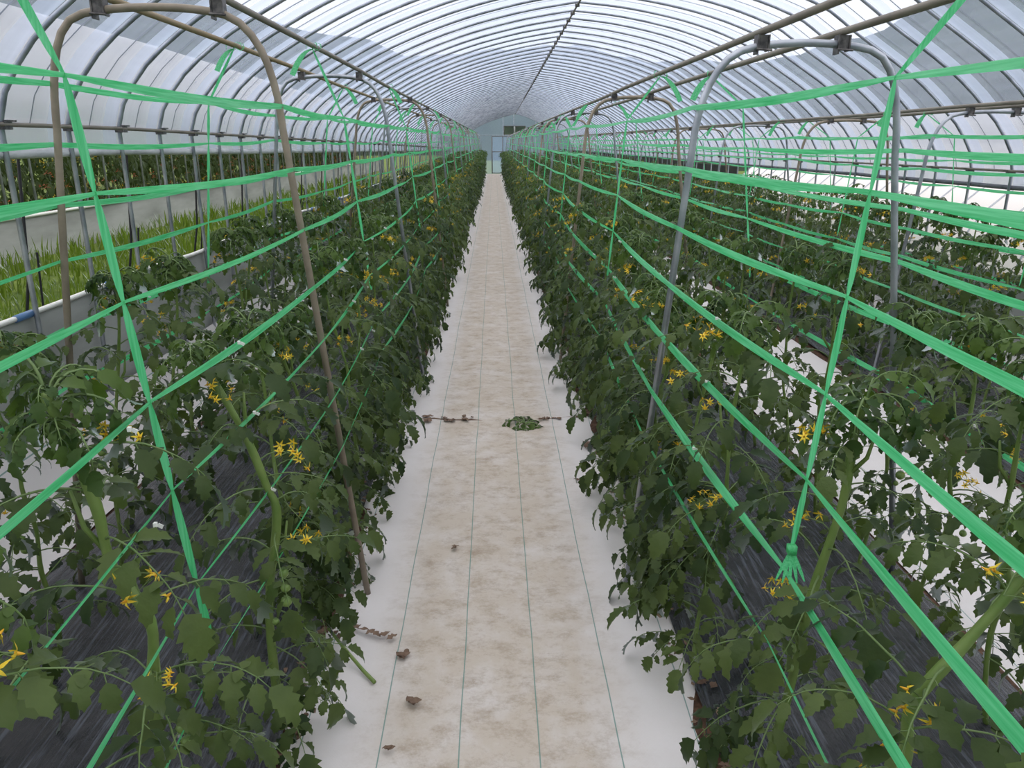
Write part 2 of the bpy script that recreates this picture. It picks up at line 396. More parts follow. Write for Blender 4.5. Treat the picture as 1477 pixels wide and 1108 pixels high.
# end wall with window and door
def topz(x, P):
    return float(np.interp(x, P[:, 0], P[:, 1]))
def end_wall(name, Y, win, mat):
    P = offs(prof(Y), 0.02); xs = sorted(set([round(float(p[0]), 3) for p in P] + ([win[0], win[1]] if win else [])))
    mb = MB()
    for a, b in zip(xs[:-1], xs[1:]):
        za, zb = topz(a, P), topz(b, P)
        m_ = (a + b) / 2
        if win and win[0] < m_ < win[1]:
            mb.add([(a, Y, 0), (b, Y, 0), (b, Y, win[2]), (a, Y, win[2])], [(0, 1, 2, 3)]); mb.add([(a, Y, win[3]), (b, Y, win[3]), (b, Y, zb), (a, Y, za)], [(0, 1, 2, 3)])
        else: mb.add([(a, Y, 0), (b, Y, 0), (b, Y, zb), (a, Y, za)], [(0, 1, 2, 3)])
    return tag(part(name, mb, mat, smooth=False), kind='structure')
WN = (0.58, 1.78, 2.10, 2.56)
ew = end_wall('wall_far', YE + 0.03, WN, M['film_end'])
wb = end_wall('wall_back', Y0 - 0.05, None, M['film_end'])
mb = MB()
for x in (-1.3, 0.53, 1.12, 2.35, 3.5): mb.tube([(x, YE - 0.02, 0), (x, YE - 0.02, topz(x, prof(YE)) - 0.02)] if not (x == 1.12) else [(x, YE - 0.02, 2.0), (x, YE - 0.02, 3.18)], 0.016, 6)
for z in (2.08,): mb.tube([(-1.3, YE - 0.02, z), (2.35, YE - 0.02, z)], 0.014, 6)
part('end_post', mb, M['steel'], ew)
wf = MB(); a, b, c, d = WN
for p, q in (((a, c), (b, c)), ((a, d), (b, d)), ((a, c), (a, d)), ((b, c), (b, d))): wf.tube([(p[0], YE + 0.03, p[1]), (q[0], YE + 0.03, q[1])], 0.022, 6)
w1 = tag(part('window_1', wf, M['frame_dark']), kind='structure')
wm = MB(); wm.tube([((a + b) / 2, YE + 0.03, c), ((a + b) / 2, YE + 0.03, d)], 0.022, 6); part('mullion', wm, M['white_clip'], w1)
dm = MB(); x0, x1, zt = -0.09, 1.05, 2.02
dm.add([(x0, YE - 0.06, 0.05), (x1, YE - 0.06, 0.05), (x1, YE - 0.06, zt), (x0, YE - 0.06, zt)], [(0, 1, 2, 3)])
d1 = tag(part('door_1', dm, M['film_end'], smooth=False), kind='structure')
for nm, p, q in (('door_stile', (x0, 0.02), (x0, zt)), ('door_stile', (x1, 0.02), (x1, zt)), ('door_rail', (x0, zt), (x1, zt)), ('door_rail', (x0, 1.2), (x1, 1.2)), ('door_rail', (x0, 0.05), (x1, 0.05)), ('door_brace', (0.5, 0.05), (0.5, zt))):
    mb = MB(); mb.tube([(p[0], YE - 0.07, p[1]), (q[0], YE - 0.07, q[1])], 0.032 if nm == 'door_stile' else 0.022, 6); part(nm, mb, M['frame_dark'], d1)

# side skirts
def sheet(xf, z0, z1, ys, nz=5, wav=0.012, seed=0):
    mb = MB()
    for Y in ys:
        for k in range(nz + 1):
            t = k / nz; mb.v.append((xf(t) + mn.noise(Vector((Y * 1.7, t * 3, seed))) * wav, Y, z0 + (z1 - z0) * t + (mn.noise(Vector((Y * 0.9, 7, seed))) * 0.02 if k == nz else 0)))
    n = nz + 1
    for j in range(len(ys) - 1):
        for k in range(nz): mb.f.append((j * n + k, (j + 1) * n + k, (j + 1) * n + k + 1, j * n + k + 1)); mb.m.append(0)
    return mb
ysk = [Y0 + i * 0.3 for i in range(int((YE - Y0) / 0.3) + 1)]
wl = tag(part('wall_left', sheet(lambda t: -2.335 + 0.0 * t, 0.0, 0.93, ysk), M['skirt']), kind='structure')
mb = MB(); mb.tube([(-2.325, Y, 0.93 + mn.noise(Vector((Y * 0.9, 7, 0))) * 0.02) for Y in ysk], 0.014, 6); part('skirt_hem', mb, M['white_clip'], wl)
for Y in np.arange(1.9, 16, 0.9):
    mb = MB(); z = 0.93 + mn.noise(Vector((Y * 0.9, 7, 0))) * 0.02; mb.tube([(-2.322, Y, z), (-2.322, Y + 0.14, z)], 0.0195, 8); part('skirt_clip', mb, M['blue_clip'], wl)
wr = tag(part('wall_right', sheet(lambda t: 4.54, -0.1, 0.62, ysk, 4, 0.012, 3), M['skirt']), kind='structure')

# ---------------------------------------------------------------- white mats, beds
def mat_sheet(x0, x1, ya, yb, bulge=0.012, seed=0, edge=None, dx=0.08, z=0.0):
    mb = MB(); nxx = max(3, int((x1 - x0) / dx)); ny = max(2, int((yb - ya) / (0.12 if yb < 6 else 0.35)))
    for j in range(ny + 1):
        Y = ya + (yb - ya) * j / ny
        for i in range(nxx + 1):
            x = x0 + (x1 - x0) * i / nxx
            e = edge(x, Y) if edge else 0
            mb.v.append((x, Y, z + bulge * mn.noise(Vector((x * 2.2, Y * 1.6, seed))) + 0.5 * bulge * mn.noise(Vector((x * 6, Y * 5, seed + 3))) + e))
    n = nxx + 1
    for j in range(ny):
        for i in range(nxx): mb.f.append((j * n + i, j * n + i + 1, (j + 1) * n + i + 1, (j + 1) * n + i)); mb.m.append(0)
    return mb
m1 = part('weed_mat', mat_sheet(-0.66, 0.66, Y0, 4.74, 0.012, 1, lambda x, Y: 0.014 + (0.012 if Y > 4.68 else 0)), M['mat'])
tag(m1, 'stained white woven weed mat on the centre path, nearer sheet up to the leaf-strewn joint', 'weed mat')
m2 = part('weed_mat', mat_sheet(-0.66, 0.66, 4.62, YE - 0.1, 0.012, 2, lambda x, Y: 0.004), M['mat'])
tag(m2, 'long white weed mat on the centre path from the joint to the far door', 'weed mat')
m3 = part('weed_mat', mat_sheet(-2.31, -1.90, Y0, YE - 0.1, 0.015, 5, lambda x, Y: 0.01 + 0.30 * max(0, (-2.0 - x) / 0.3) ** 1.6), M['mat'])
tag(m3, 'white weed mat along the foot of the left wall skirt, behind the left bed', 'weed mat')
m4 = part('weed_mat', mat_sheet(1.74, 2.74, Y0, YE - 0.1, 0.015, 7, lambda x, Y: 0.01), M['mat'])
tag(m4, 'white weed mat on the path between the middle bed and the far right bed', 'weed mat')
m5 = part('weed_mat', mat_sheet(3.98, 4.52, Y0, YE - 0.1, 0.015, 9, lambda x, Y: 0.01), M['mat'])
tag(m5, 'white weed mat along the foot of the right wall', 'weed mat')
beds = {'L': (-1.92, -0.60, 'left bed'), 'M': (0.60, 1.76, 'middle bed'), 'R': (2.74, 4.0, 'far right bed')}
for k, (a, b, nm) in beds.items():
    c = (a + b) / 2; hw = (b - a) / 2
    root = empty('planting_bed', (c, 0, 0)); tag(root, {'L': 'raised bed under black mulch film left of the centre path', 'M': 'raised bed under black mulch film right of the centre path', 'R': 'black mulched bed nearest the right wall'}[k], 'bed')
    sm = mat_sheet(-hw - 0.02, hw + 0.02, Y0, YE - 0.3, 0.02, 11, lambda x, Y: 0.035 * max(0, 1 - (abs(x) / (hw + 0.03)) ** 6) - 0.006, 0.06)
    part('soil_base', sm, M['soil'], root)
    fm = mat_sheet(-hw + 0.055, hw - 0.055, Y0, YE - 0.3, 0.018, 12, lambda x, Y: 0.062 * max(0, 1 - (abs(x) / (hw)) ** 6) + 0.004, 0.06)
    part('mulch_film', fm, M['mulch'], root)

# litter
def dry_leaf(mb, c, s, yaw, mi=0):
    v = []; n = 7
    for i in range(n):
        t = i / (n - 1); w = s * 0.32 * math.sin(math.pi * min(1, t * 1.02)) * rnd.uniform(0.5, 1.2)
        z = s * 0.12 * rnd.uniform(0, 1)
        for q in (-1, 0, 1): v.append(Vector((t * s - s / 2, q * w, z + (abs(q) * s * 0.1 * rnd.random()))))
    Rm = Matrix.Rotation(yaw, 3, 'Z'); v = [Rm @ p + Vector(c) for p in v]
    mb.add(v, [(i * 3 + q, i * 3 + q + 1, i * 3 + q + 4, i * 3 + q + 3) for i in range(n - 1) for q in (0, 1)], mi)
mb = MB()
for i in range(800):
    side = rnd.choice((-1, 1)); Y = 0.8 + 14 * rnd.random() ** 1.8
    x = side * rnd.gauss(0.635, 0.03)
    dry_leaf(mb, (x, Y, 0.03 + rnd.random() * 0.02), rnd.uniform(0.02, 0.05), rnd.uniform(0, 6.3))
tag(part('leaf_litter', mb, M['dry'], smooth=False), 'brown dried leaf litter along the bed edges beside the centre path', 'leaf litter', kind='stuff')

# ---------------------------------------------------------------- trellis arches and rails
archY = {'L': [-0.1, 2.72, 5.42, 8.4, 10.5], 'M': [-0.1, 2.76, 6.05, 9.35, 11.95], 'R': [0.4, 2.9, 5.3, 7.55, 10.1]}
for k in archY:
    while archY[k][-1] < 42: archY[k].append(archY[k][-1] + 2.75)
tieY = {k: [(a + b) / 2 + (0.15 if i == 0 else 0.0) for i, (a, b) in enumerate(zip(v[:-1], v[1:]))] for k, v in archY.items()}
# per bed: path-side leg foot/top, outer leg foot/top, rail x pair, top z
G = {'L': dict(s=-1, fi=0.52, ti=0.715, fo=1.66, to=1.435, r=(0.875, 1.25), z=2.18),
     'M': dict(s=1, fi=0.53, ti=0.695, fo=1.64, to=1.385, r=(0.895, 1.165), z=2.085),
     'R': dict(s=1, fi=2.74, ti=2.90, fo=3.98, to=3.72, r=(3.14, 3.45), z=1.96)}
def xin(k, z): g = G[k]; return g['s'] * (g['fi'] + (g['ti'] - g['fi']) * z / 1.88)
def xout(k, z): g = G[k]; return g['s'] * (g['fo'] + (g['to'] - g['fo']) * z / 1.9)
bedname = {'L': 'left bed', 'M': 'middle bed', 'R': 'far right bed'}
def arch_pts(k, y, jx):
    g = G[k]; z = g['z'] - 0.03; s = g['s']
    c = [(g['fi'], 0.0), (g['ti'] - 0.012, z - 0.36), (g['ti'] + 0.0, z - 0.24), (g['ti'] + 0.035, z - 0.12), (g['ti'] + 0.10, z - 0.035), (g['ti'] + 0.19, z - 0.004), ((g['ti'] + g['to']) / 2, z + 0.008), (g['to'] - 0.17, z - 0.004), (g['to'] - 0.08, z - 0.035), (g['to'] - 0.028, z - 0.12), (g['to'], z - 0.24), (g['to'] + 0.012, z - 0.36), (g['fo'], 0.0)]
    P = resample(c[1:-1], 26); P = [c[0]] + [tuple(p) for p in P] + [c[-1]]
    return [(s * p[0] + jx * p[1] / 2, y, p[1]) for p in P]
for k in G:
    g = G[k]; s = g['s']
    for i, y in enumerate(archY[k]):
        if y < 0: lab = None
        root = empty('trellis_arch', (s * (g['fi'] + g['fo']) / 2, y, 0))
        tag(root, 'bent grey steel pipe arch over the %s, %s' % (bedname[k], 'just behind the viewpoint' if y < 1 else ordw(i - 1) + ' from the camera'), 'arch', 'trellis arches over the %s' % bedname[k])
        jx = 0 if i < 3 else rnd.uniform(-0.03, 0.03)
        mb = MB(); mb.tube([(p[0] - root.location.x, 0, p[2]) for p in arch_pts(k, y, jx)], 0.0125, 8 if y < 12 else 6)
        part('arch_pipe', mb, M['steel'] if (i + (k != 'M')) % 2 else M['steel_warm'], root)
        if y < 30:
            for rx in g['r']:
                mb = MB(); x = s * rx + jx - root.location.x; z = g['z'] - 0.02
                mb.box((x, 0.0, z), (0.032, 0.030, 0.042)); mb.box((x - 0.018, 0.002, z - 0.008), (0.005, 0.042, 0.060)); mb.box((x + 0.018, 0.0, z - 0.004), (0.005, 0.038, 0.050)); mb.tube([(x - 0.024, -0.022, z - 0.024), (x + 0.028, -0.022, z - 0.027)], 0.004, 6)
                part('pipe_clamp', mb, M['clamp'], root, False)
    for q, rx in enumerate(g['r']):
        mb = MB(); mb.tube([(s * rx, y, g['z'] + 0.013 + (0 if y < 6 else -0.01)) for y in np.arange(Y0 + 0.4, 44, 1.2)], 0.0125, 8)
        o = part('support_rail', mb, M['rail_rust'] if (k == 'L' and q == 1) else M['rail_grey'])
        tag(o, '%s long pipe on the %s arches, %s' % ('rusty brown' if (k == 'L' and q == 1) else 'dull grey', bedname[k], {'L': ('nearer the centre path', 'nearer the left wall'), 'M': ('nearer the centre path', 'further from the centre path'), 'R': ('left of the pair', 'right of the pair')}[k][q]), 'pipe', 'rails over the beds')

# ---------------------------------------------------------------- green tapes
def ribbon(pts, widths, wdir, crinkle=0.004, nseg=4, ang=None, seed=0):
    """flat tape: pts centre line, widths per point, wdir = direction(s) of the width"""
    mb = MB(); k = len(pts); n = nseg + 1
    for i, p in enumerate(pts):
        p = Vector(p); d = (Vector(pts[min(i + 1, k - 1)]) - Vector(pts[max(i - 1, 0)])).normalized()
        w = (wdir - d * d.dot(wdir)).normalized(); nn = d.cross(w).normalized()
        if ang is not None: w = w * math.cos(ang[i]) + nn * math.sin(ang[i]); nn = d.cross(w)
        for j in range(n):
            t = j / nseg - 0.5
            mb.v.append(p + w * (t * widths[i]) + nn * (((-1) ** j) * crinkle * widths[i] / 0.028 * (0.7 + 0.5 * mn.noise(Vector((i * 0.6, j, seed))))))
    for i in range(k - 1):
        for j in range(nseg): mb.f.append((i * n + j, i * n + j + 1, (i + 1) * n + j + 1, (i + 1) * n + j)); mb.m.append(0)
    return mb
inZ = [1.86, 1.66, 1.46, 1.26, 1.07, 0.85, 0.66]
outZ = [1.93, 1.74, 1.54, 1.35, 1.11, 0.89]
levels_in = ['topmost', 'second from top', 'third from top', 'fourth from top', 'fifth from top', 'sixth from top', 'lowest']
def tape(k, inner, li, z):
    g = G[k]; xf = xin if inner else xout; s = g['s']
    toward = s if inner else -s            # into the bed
    nodes = [(Y0 + 0.5, 0)] + [(y, 0) for y in archY[k]] + [(y, 1) for y in tieY[k]]
    nodes = sorted(nodes); nodes = [nd for nd in nodes if nd[0] < 43.5]
    pts, wd, an = [], [], []; sd = li * 3.1 + (0 if inner else 40) + ord(k)
    wide = 0.024 + 0.008 * mn.noise(Vector((sd, 1, 1)))
    for a, b in zip(nodes[:-1], nodes[1:]):
        m = 14 if a[0] < 7 else 5
        xa, xb = [xf(k, z) + (toward * 0.03 if nd[1] else -toward * 0.016) for nd in (a, b)]
        za = z + (mn.noise(Vector((a[0], sd, 0))) * 0.03 if a[0] > 3.5 else 0); zb = z + (mn.noise(Vector((b[0], sd, 0))) * 0.03 if b[0] > 3 else 0)
        for i in range(m):
            t = i / m; y = a[0] + (b[0] - a[0]) * t
            sag = -0.012 * math.sin(math.pi * t)
            pts.append((xa + (xb - xa) * t, y, za + (zb - za) * t + sag))
            pa = 0.68 if a[1] else 0.35; pb = 0.68 if b[1] else 0.35
            pin = max(pa * math.exp(-t * 5) , pb * math.exp(-(1 - t) * 5))
            wd.append(wide * (1 - pin) * (1 + 0.12 * mn.noise(Vector((y * 2, sd, 4)))))
            an.append(0.25 + 0.7 * mn.noise(Vector((y * 0.7, sd, 2))))
    mb = ribbon(pts, wd, Vector((0, 0, 1)), 0.0025, 4, an, sd)
    nm = 'path-side' if (inner and k != 'R') else ('wall-side' if k == 'L' else ('outer' if k == 'M' else ('left' if inner else 'right')))
    lev = levels_in[li] if inner else (['topmost', 'second from top', 'third from top', 'fourth from top', 'fifth from top', 'lowest'][li])
    o = part('support_tape', mb, M['tape'])
    tag(o, 'green plastic tape along the %s face of the %s, %s' % (nm, bedname[k], lev), 'tape', 'green support tapes')
for k in G:
    for li, z in enumerate(inZ): tape(k, True, li, z if k != 'R' else z - 0.08)
    for li, z in enumerate(outZ):
      if not (k == 'M' and li == 0): tape(k, False, li, z if k == 'L' else z - 0.02 if k == 'M' else z - 0.14)

def bow(mb, c, s, sd, tail=True):
    rr = random.Random(sd)
    for q in range(3):
        a = rr.uniform(-0.6, 0.6) + (math.pi if q % 2 else 0); L = 0.05 * s * rr.uniform(0.7, 1.2)
        pts = [Vector(c) + Vector((math.cos(a) * L * math.sin(t * math.pi) * (0.6 + 0.4 * t), 0.02 * math.sin(a * 3 + t * 5), 0.018 * s * math.sin(2 * math.pi * t) + 0.012 * s)) for t in np.linspace(0, 1, 9)]
        r = ribbon(pts, [0.004 + 0.006 * math.sin(math.pi * t) for t in np.linspace(0, 1, 9)], Vector((0, 1, 0.3)), 0.001, 2)
        mb.merge(r, Matrix.Identity(4))
    if not tail: return
    a = rr.choice((-1, 1)); L = rr.uniform(0.10, 0.17) * s
    pts = [Vector(c) + Vector((a * L * 0.75 * t, -0.03 * t, -L * 0.8 * t * t - 0.1 * L * t)) for t in np.linspace(0, 1, 8)]
    r = ribbon(pts, [0.005 + 0.028 * min(1, t * 1.6) for t in np.linspace(0, 1, 8)], Vector((a * 0.7, 0.5, 0.7)), 0.002, 4)
    mb.merge(r, Matrix.Identity(4))
def tie(k, inner, y, i):
    g = G[k]; s = g['s']; xf = xin if inner else xout; toward = s if inner else -s
    rx = s * (g['r'][0] if inner else g['r'][1]); z0 = g['z'] + 0.0
    zs = (inZ if inner else outZ); dz = 0 if k != 'R' else (-0.08 if inner else -0.14)
    zend = (0.72 if k == 'L' else 0.90) if i == 0 else 1.0
    ctrl = [(rx, z0)] + [(xf(k, z + dz) + toward * 0.03, z + dz) for z in zs if z + dz > zend + 0.04]
    ctrl.append((xf(k, zend) + toward * 0.03, zend))
    pts, wd = [], []
    for a, b in zip(ctrl[:-1], ctrl[1:]):
        for t in np.linspace(0, 1, 7, endpoint=False):
            pts.append((a[0] + (b[0] - a[0]) * t, -0.012, a[1] + (b[1] - a[1]) * t)); wd.append((0.0165 if i == 0 else 0.013) * (0.35 + 0.65 * math.sin(math.pi * t) ** 0.6))
    pts.append((ctrl[-1][0], -0.012, ctrl[-1][1])); wd.append(0.006)
    root = empty('string_tie', (0, y, 0))
    nm = 'path-side' if (inner and k != 'R') else ('wall-side' if k == 'L' else ('outer' if k == 'M' else ('left' if inner else 'right')))
    tag(root, 'green tie tape down the %s face of the %s, %s from camera' % (nm, bedname[k], ordw(i)), 'tape tie', 'green vertical tape ties')
    part('tie_tape', ribbon(pts, wd, Vector((1, 0.25, 0)), 0.002, 2), M['tie'], root)
    mb = MB(); bow(mb, (rx, -0.015, z0 - 0.005), 1.0, i * 7 + ord(k) + inner, i > 0); part('bow_knot', mb, M['tape'], root)
    if i == 0 and not (k == 'L' and inner):
        mb = MB(); c = Vector((ctrl[-1][0], -0.015, zend))
        for q in range(5):
            a = -0.5 + q * 0.22
            pp = [c + Vector((math.sin(a) * 0.075 * t, -0.02 * t, 0.01 - 0.075 * t * math.cos(a))) for t in np.linspace(0, 1, 5)]
            mb.merge(ribbon(pp, [0.004, 0.007, 0.008, 0.007, 0.003], Vector((1, 0, 0)), 0.001, 2), Matrix.Identity(4))
        mb.box(c + Vector((0, 0, 0.008)), (0.018, 0.016, 0.02)); part('knot_tassel', mb, M['tape'], root)
for k in G:
    for i, y in enumerate(tieY[k]):
        if y > 38: break
        for inner in (True, False): tie(k, inner, y, i)

# ---------------------------------------------------------------- tomato plants
def leaflet(mb, base, d, up, L, Wd, rr, segs=8, fold=0.35, droop=0.6, mi=0):
    """toothed, folded, drooping leaflet"""
    d = d.normalized(); side = d.cross(up).normalized(); up = side.cross(d).normalized()
    p = Vector(base); pts = []; step = L / segs; ang = 0
    for i in range(segs + 1):
        t = i / segs
        w = Wd * (math.sin(math.pi * min(1.0, t ** 0.72)) ** 0.85 if 0 < t < 1 else 0.0)
        if segs > 5: w *= 1.16 if i % 2 else 0.80
        w *= rr.uniform(0.9, 1.1)
        lift = w * fold
        if i == 0: pts += [p.copy()] 
        elif i == segs: pts += [p.copy()]
        else:
            back = (step * 0.35 if i % 2 else -step * 0.1)
            pts += [p - side * w + up * lift + d * back, p.copy(), p + side * w + up * lift * rr.uniform(0.6, 1.2) + d * back]
        a = droop / segs * (0.4 + 1.2 * t)
        Rt = Matrix.Rotation(-a, 3, side); d = Rt @ d; up = Rt @ up; p = p + d * step
    f = [(0, 2, 1), (0, 3, 2)]
    for i in range(segs - 2):
        o = 1 + i * 3; f += [(o, o + 1, o + 4, o + 3), (o + 1, o + 2, o + 5, o + 4)]
    o = 1 + (segs - 2) * 3; e = o + 3; f += [(o, o + 1, e), (o + 1, o + 2, e)]
    mb.add(pts, f, mi)

def leaf_mb(seed, L=0.27, segs=8, pairs=3, small=True, up0=0.5, bend=1.5, wide=1.0, tube_n=4):
    rr = random.Random(seed); mb = MB()
    N = 9; p = Vector((0, 0, 0)); a = up0; yaw = 0; pts = [p.copy()]; dirs = []
    for i in range(N):
        d = Vector((math.cos(a) * math.cos(yaw), math.cos(a) * math.sin(yaw), math.sin(a))); dirs.append(d); p = p + d * (L / N); pts.append(p.copy())
        a -= bend / N * rr.uniform(0.6, 1.4); yaw += rr.uniform(-0.12, 0.12)
    dirs.append(dirs[-1])
    mb.tube(pts, [0.0032 - 0.0020 * i / N for i in range(N + 1)], tube_n, 1, False)
    def at(t):
        i = min(int(t * N), N - 1); return pts[i].lerp(pts[i + 1], t * N - i), dirs[i]
    ts = [0.40, 0.64, 0.86][-pairs:] if pairs <= 3 else [0.28, 0.48, 0.68, 0.87]
    for t in ts:
        for sd in (-1, 1):
            b, d = at(t + rr.uniform(-0.03, 0.03)); sv = d.cross(Vector((0, 0, 1))).normalized() * sd
            dr = (sv * 1.0 + d * rr.uniform(0.3, 0.8) + Vector((0, 0, rr.uniform(-1.1, -0.1)))).normalized()
            ll = L * 0.27 * rr.uniform(0.75, 1.2) * (0.85 if t > 0.8 else 1.0)
            stalk = b + dr * L * 0.05; mb.tube([b, stalk], 0.0013, 3, 1, False)
            leaflet(mb, stalk, dr, (Vector((0, 0, 1)) + d * rr.uniform(-0.4, 0.3) + sv * rr.uniform(-0.5, 0.3)).normalized(), ll, ll * 0.265 * wide, rr, segs, rr.uniform(0.1, 0.5), rr.uniform(0.4, 1.4))
    if small:
        for t in (0.52, 0.75):
            for sd in (-1, 1):
                b, d = at(t); sv = d.cross(Vector((0, 0, 1))).normalized() * sd
                leaflet(mb, b, (sv + Vector((0, 0, rr.uniform(-0.6, 0.2)))).normalized(), Vector((0, 0, 1)), L * 0.11, L * 0.045, rr, 4, 0.2, 0.6)
    b, d = at(0.999); ll = L * 0.36 * rr.uniform(0.9, 1.15)
    leaflet(mb, b, d, (Vector((0, 0, 1)) + d * 0.1).normalized(), ll, ll * 0.31 * wide, rr, segs + (segs % 2), 0.25, 0.9)
    return mb
LM = [M['leaf'], M['stalk']]; YM = [M['young_leaf'], M['stalk']]
leafHi = [leaf_mb(100 + i, 0.28 + 0.02 * (i % 3), 9, 3 + (i % 2), True, 0.35 + 0.12 * (i % 4), 1.3 + 0.25 * (i % 3)) for i in range(10)]
leafHiM = [m.mesh('leaf', LM) for m in leafHi]
leafMid = [leaf_mb(200 + i, 0.28, 6, 4, False, 0.4 + 0.1 * (i % 4), 1.4 + 0.2 * (i % 3), 1.05, 3) for i in range(6)]
leafLow = [leaf_mb(300 + i, 0.29, 3, 2, False, 0.4, 1.5, 1.35, 3) for i in range(5)]
youngHi = [leaf_mb(400 + i, 0.15, 7, 4, True, 1.0 + 0.1 * (i % 3), 2.4 + 0.3 * (i % 3), 1.05) for i in range(5)]
youngHiM = [m.mesh('young_leaf', YM) for m in youngHi]
youngMid = [leaf_mb(500 + i, 0.15, 4, 3, False, 1.0, 2.6, 0.9, 3) for i in range(4)]

def flower_mb(seed, n=6):
    rr = random.Random(seed); mb = MB(); 
    for i in range(n):
        a = 2 * math.pi * i / n + rr.uniform(-0.1, 0.1); L = 0.0155 * rr.uniform(0.85, 1.15); rad = Vector((math.cos(a), math.sin(a), 0)); sd = Vector((-math.sin(a), math.cos(a), 0))
        c = rr.uniform(0.1, 0.6)
        P = [rad * 0.001, rad * L * 0.35 + Vector((0, 0, 0.0015)), rad * L * 0.7 - Vector((0, 0, 0.001 + c * 0.004)), rad * L - Vector((0, 0, 0.003 + c * 0.009))]
        w = [0.0016, 0.0026, 0.0016, 0]
        v = [P[0] - sd * w[0], P[0] + sd * w[0], P[1] - sd * w[1], P[1] + sd * w[1], P[2] - sd * w[2], P[2] + sd * w[2], P[3]]
        mb.add(v, [(0, 1, 3, 2), (2, 3, 5, 4), (4, 5, 6)], 0)
    mb.tube([(0, 0, -0.001), (0, 0, 0.004), (0, 0, 0.011)], [0.0028, 0.0024, 0.0006], 5, 1, False)
    mb.tube([(0, 0, -0.001), (0, 0, -0.006), (0.002, 0, -0.016)], [0.003, 0.0012, 0.0008], 4, 2, False)
    return mb
FM = [M['petal'], M['anther'], M['stalk']]
flowers = [flower_mb(i, 5 + i % 2) for i in range(4)]; flowersM = [f.mesh('flower', FM) for f in flowers]
def rotz_to(d):
    return d.normalized().to_track_quat('Z', 'Y').to_matrix().to_4x4()
def truss_layout(seed, n):
    """stalk points and flower placements, local, stalk grows along +X"""
    rr = random.Random(seed); pts = [Vector((0, 0, 0)), Vector((0.03, 0, 0.012)), Vector((0.06, 0.005, 0.012)), Vector((0.09, 0.0, -0.004)), Vector((0.115, 0.0, -0.03))]
    fl = []
    for i in range(n):
        t = 0.45 + 0.55 * i / max(1, n - 1); k = t * 4; j = min(int(k), 3); b = pts[j].lerp(pts[j + 1], k - j)
        off = Vector((rr.uniform(-0.1, 0.6), (1 if i % 2 else -1) * rr.uniform(0.5, 1), rr.uniform(-0.5, 0.5))).normalized() * rr.uniform(0.02, 0.034)
        fl.append((b, b + off, (off.normalized() + Vector((0.2, 0, rr.uniform(-0.7, 0.4))))))
    return pts, fl
def truss_stalk(pts, fl):
    mb = MB(); mb.tube(pts, [0.0022, 0.002, 0.0018, 0.0014, 0.001], 4, 0, False)
    for b, e, d in fl: mb.tube([b, b.lerp(e, 0.6) + Vector((0, 0, 0.003)), e], 0.0009, 3, 0, False)
    return mb
trussL = [truss_layout(i, 6 + i % 4) for i in range(5)]; trussStalkM = [truss_stalk(*t).mesh('flower_truss', [M['stalk']]) for t in trussL]
def truss_full(i):
    pts, fl = trussL[i]; mb = MB(); s = truss_stalk(pts, fl); s.m = [2] * len(s.f); mb.merge(s, Matrix.Identity(4))
    for j, (b, e, d) in enumerate(fl): mb.merge(flowers[j % 4], Matrix.Translation(e) @ rotz_to(d))
    return mb
trussFull = [truss_full(i) for i in range(5)]; trussFullM = [t.mesh('flower_truss', FM) for t in trussFull]
# very simple truss for distant plants
def truss_low(seed):
    rr = random.Random(seed); mb = MB()
    for i in range(7):
        c = Vector((0.05 + rr.uniform(0, 0.07), rr.uniform(-0.04, 0.04), rr.uniform(-0.04, 0.03))); s = 0.016
        for q in range(3):
            a = q * 1.05 + rr.random(); t = Vector((math.cos(a), math.sin(a), rr.uniform(-.5, .5))) * s; u = Vector((-math.sin(a), math.cos(a), rr.uniform(-.5, .5))) * s * 0.22
            mb.add([c - t, c - u, c + t, c + u], [(0, 1, 2, 3)], 0)
    return mb
trussLow = [truss_low(i) for i in range(3)]
def fruit_mb():
    mb = MB(); n = 9
    prof_ = [(0.001, 0.014), (0.007, 0.0135), (0.013, 0.008), (0.0152, 0), (0.0135, -0.007), (0.008, -0.0125), (0.001, -0.014)]
    v = [(r * math.cos(2 * math.pi * j / n), r * math.sin(2 * math.pi * j / n), z) for r, z in prof_ for j in range(n)]
    mb.add(v, [(i * n + j, (i + 1) * n + j, (i + 1) * n + (j + 1) % n, i * n + (j + 1) % n) for i in range(len(prof_) - 1) for j in range(n)], 0)
    for q in range(5):
        a = q * 1.257; mb.add([(0, 0, 0.014), (0.004 * math.cos(a + .4), 0.004 * math.sin(a + .4), 0.0165), (0.014 * math.cos(a), 0.014 * math.sin(a), 0.0155), (0.004 * math.cos(a - .4), 0.004 * math.sin(a - .4), 0.0165)], [(0, 1, 2, 3)], 1)
    return mb
fruitM = fruit_mb().mesh('unripe_tomato', [M['fruit'], M['stalk']])
clipmb = MB(); clipmb.box((0, 0, 0), (0.006, 0.007, 0.008)); clipmb.box((0.008, 0.002, -0.004), (0.010, 0.0015, 0.008), rot=Matrix.Rotation(0.5, 3, 'Y')); clipM = clipmb.mesh('tape_clip', [M['white_clip']], False)

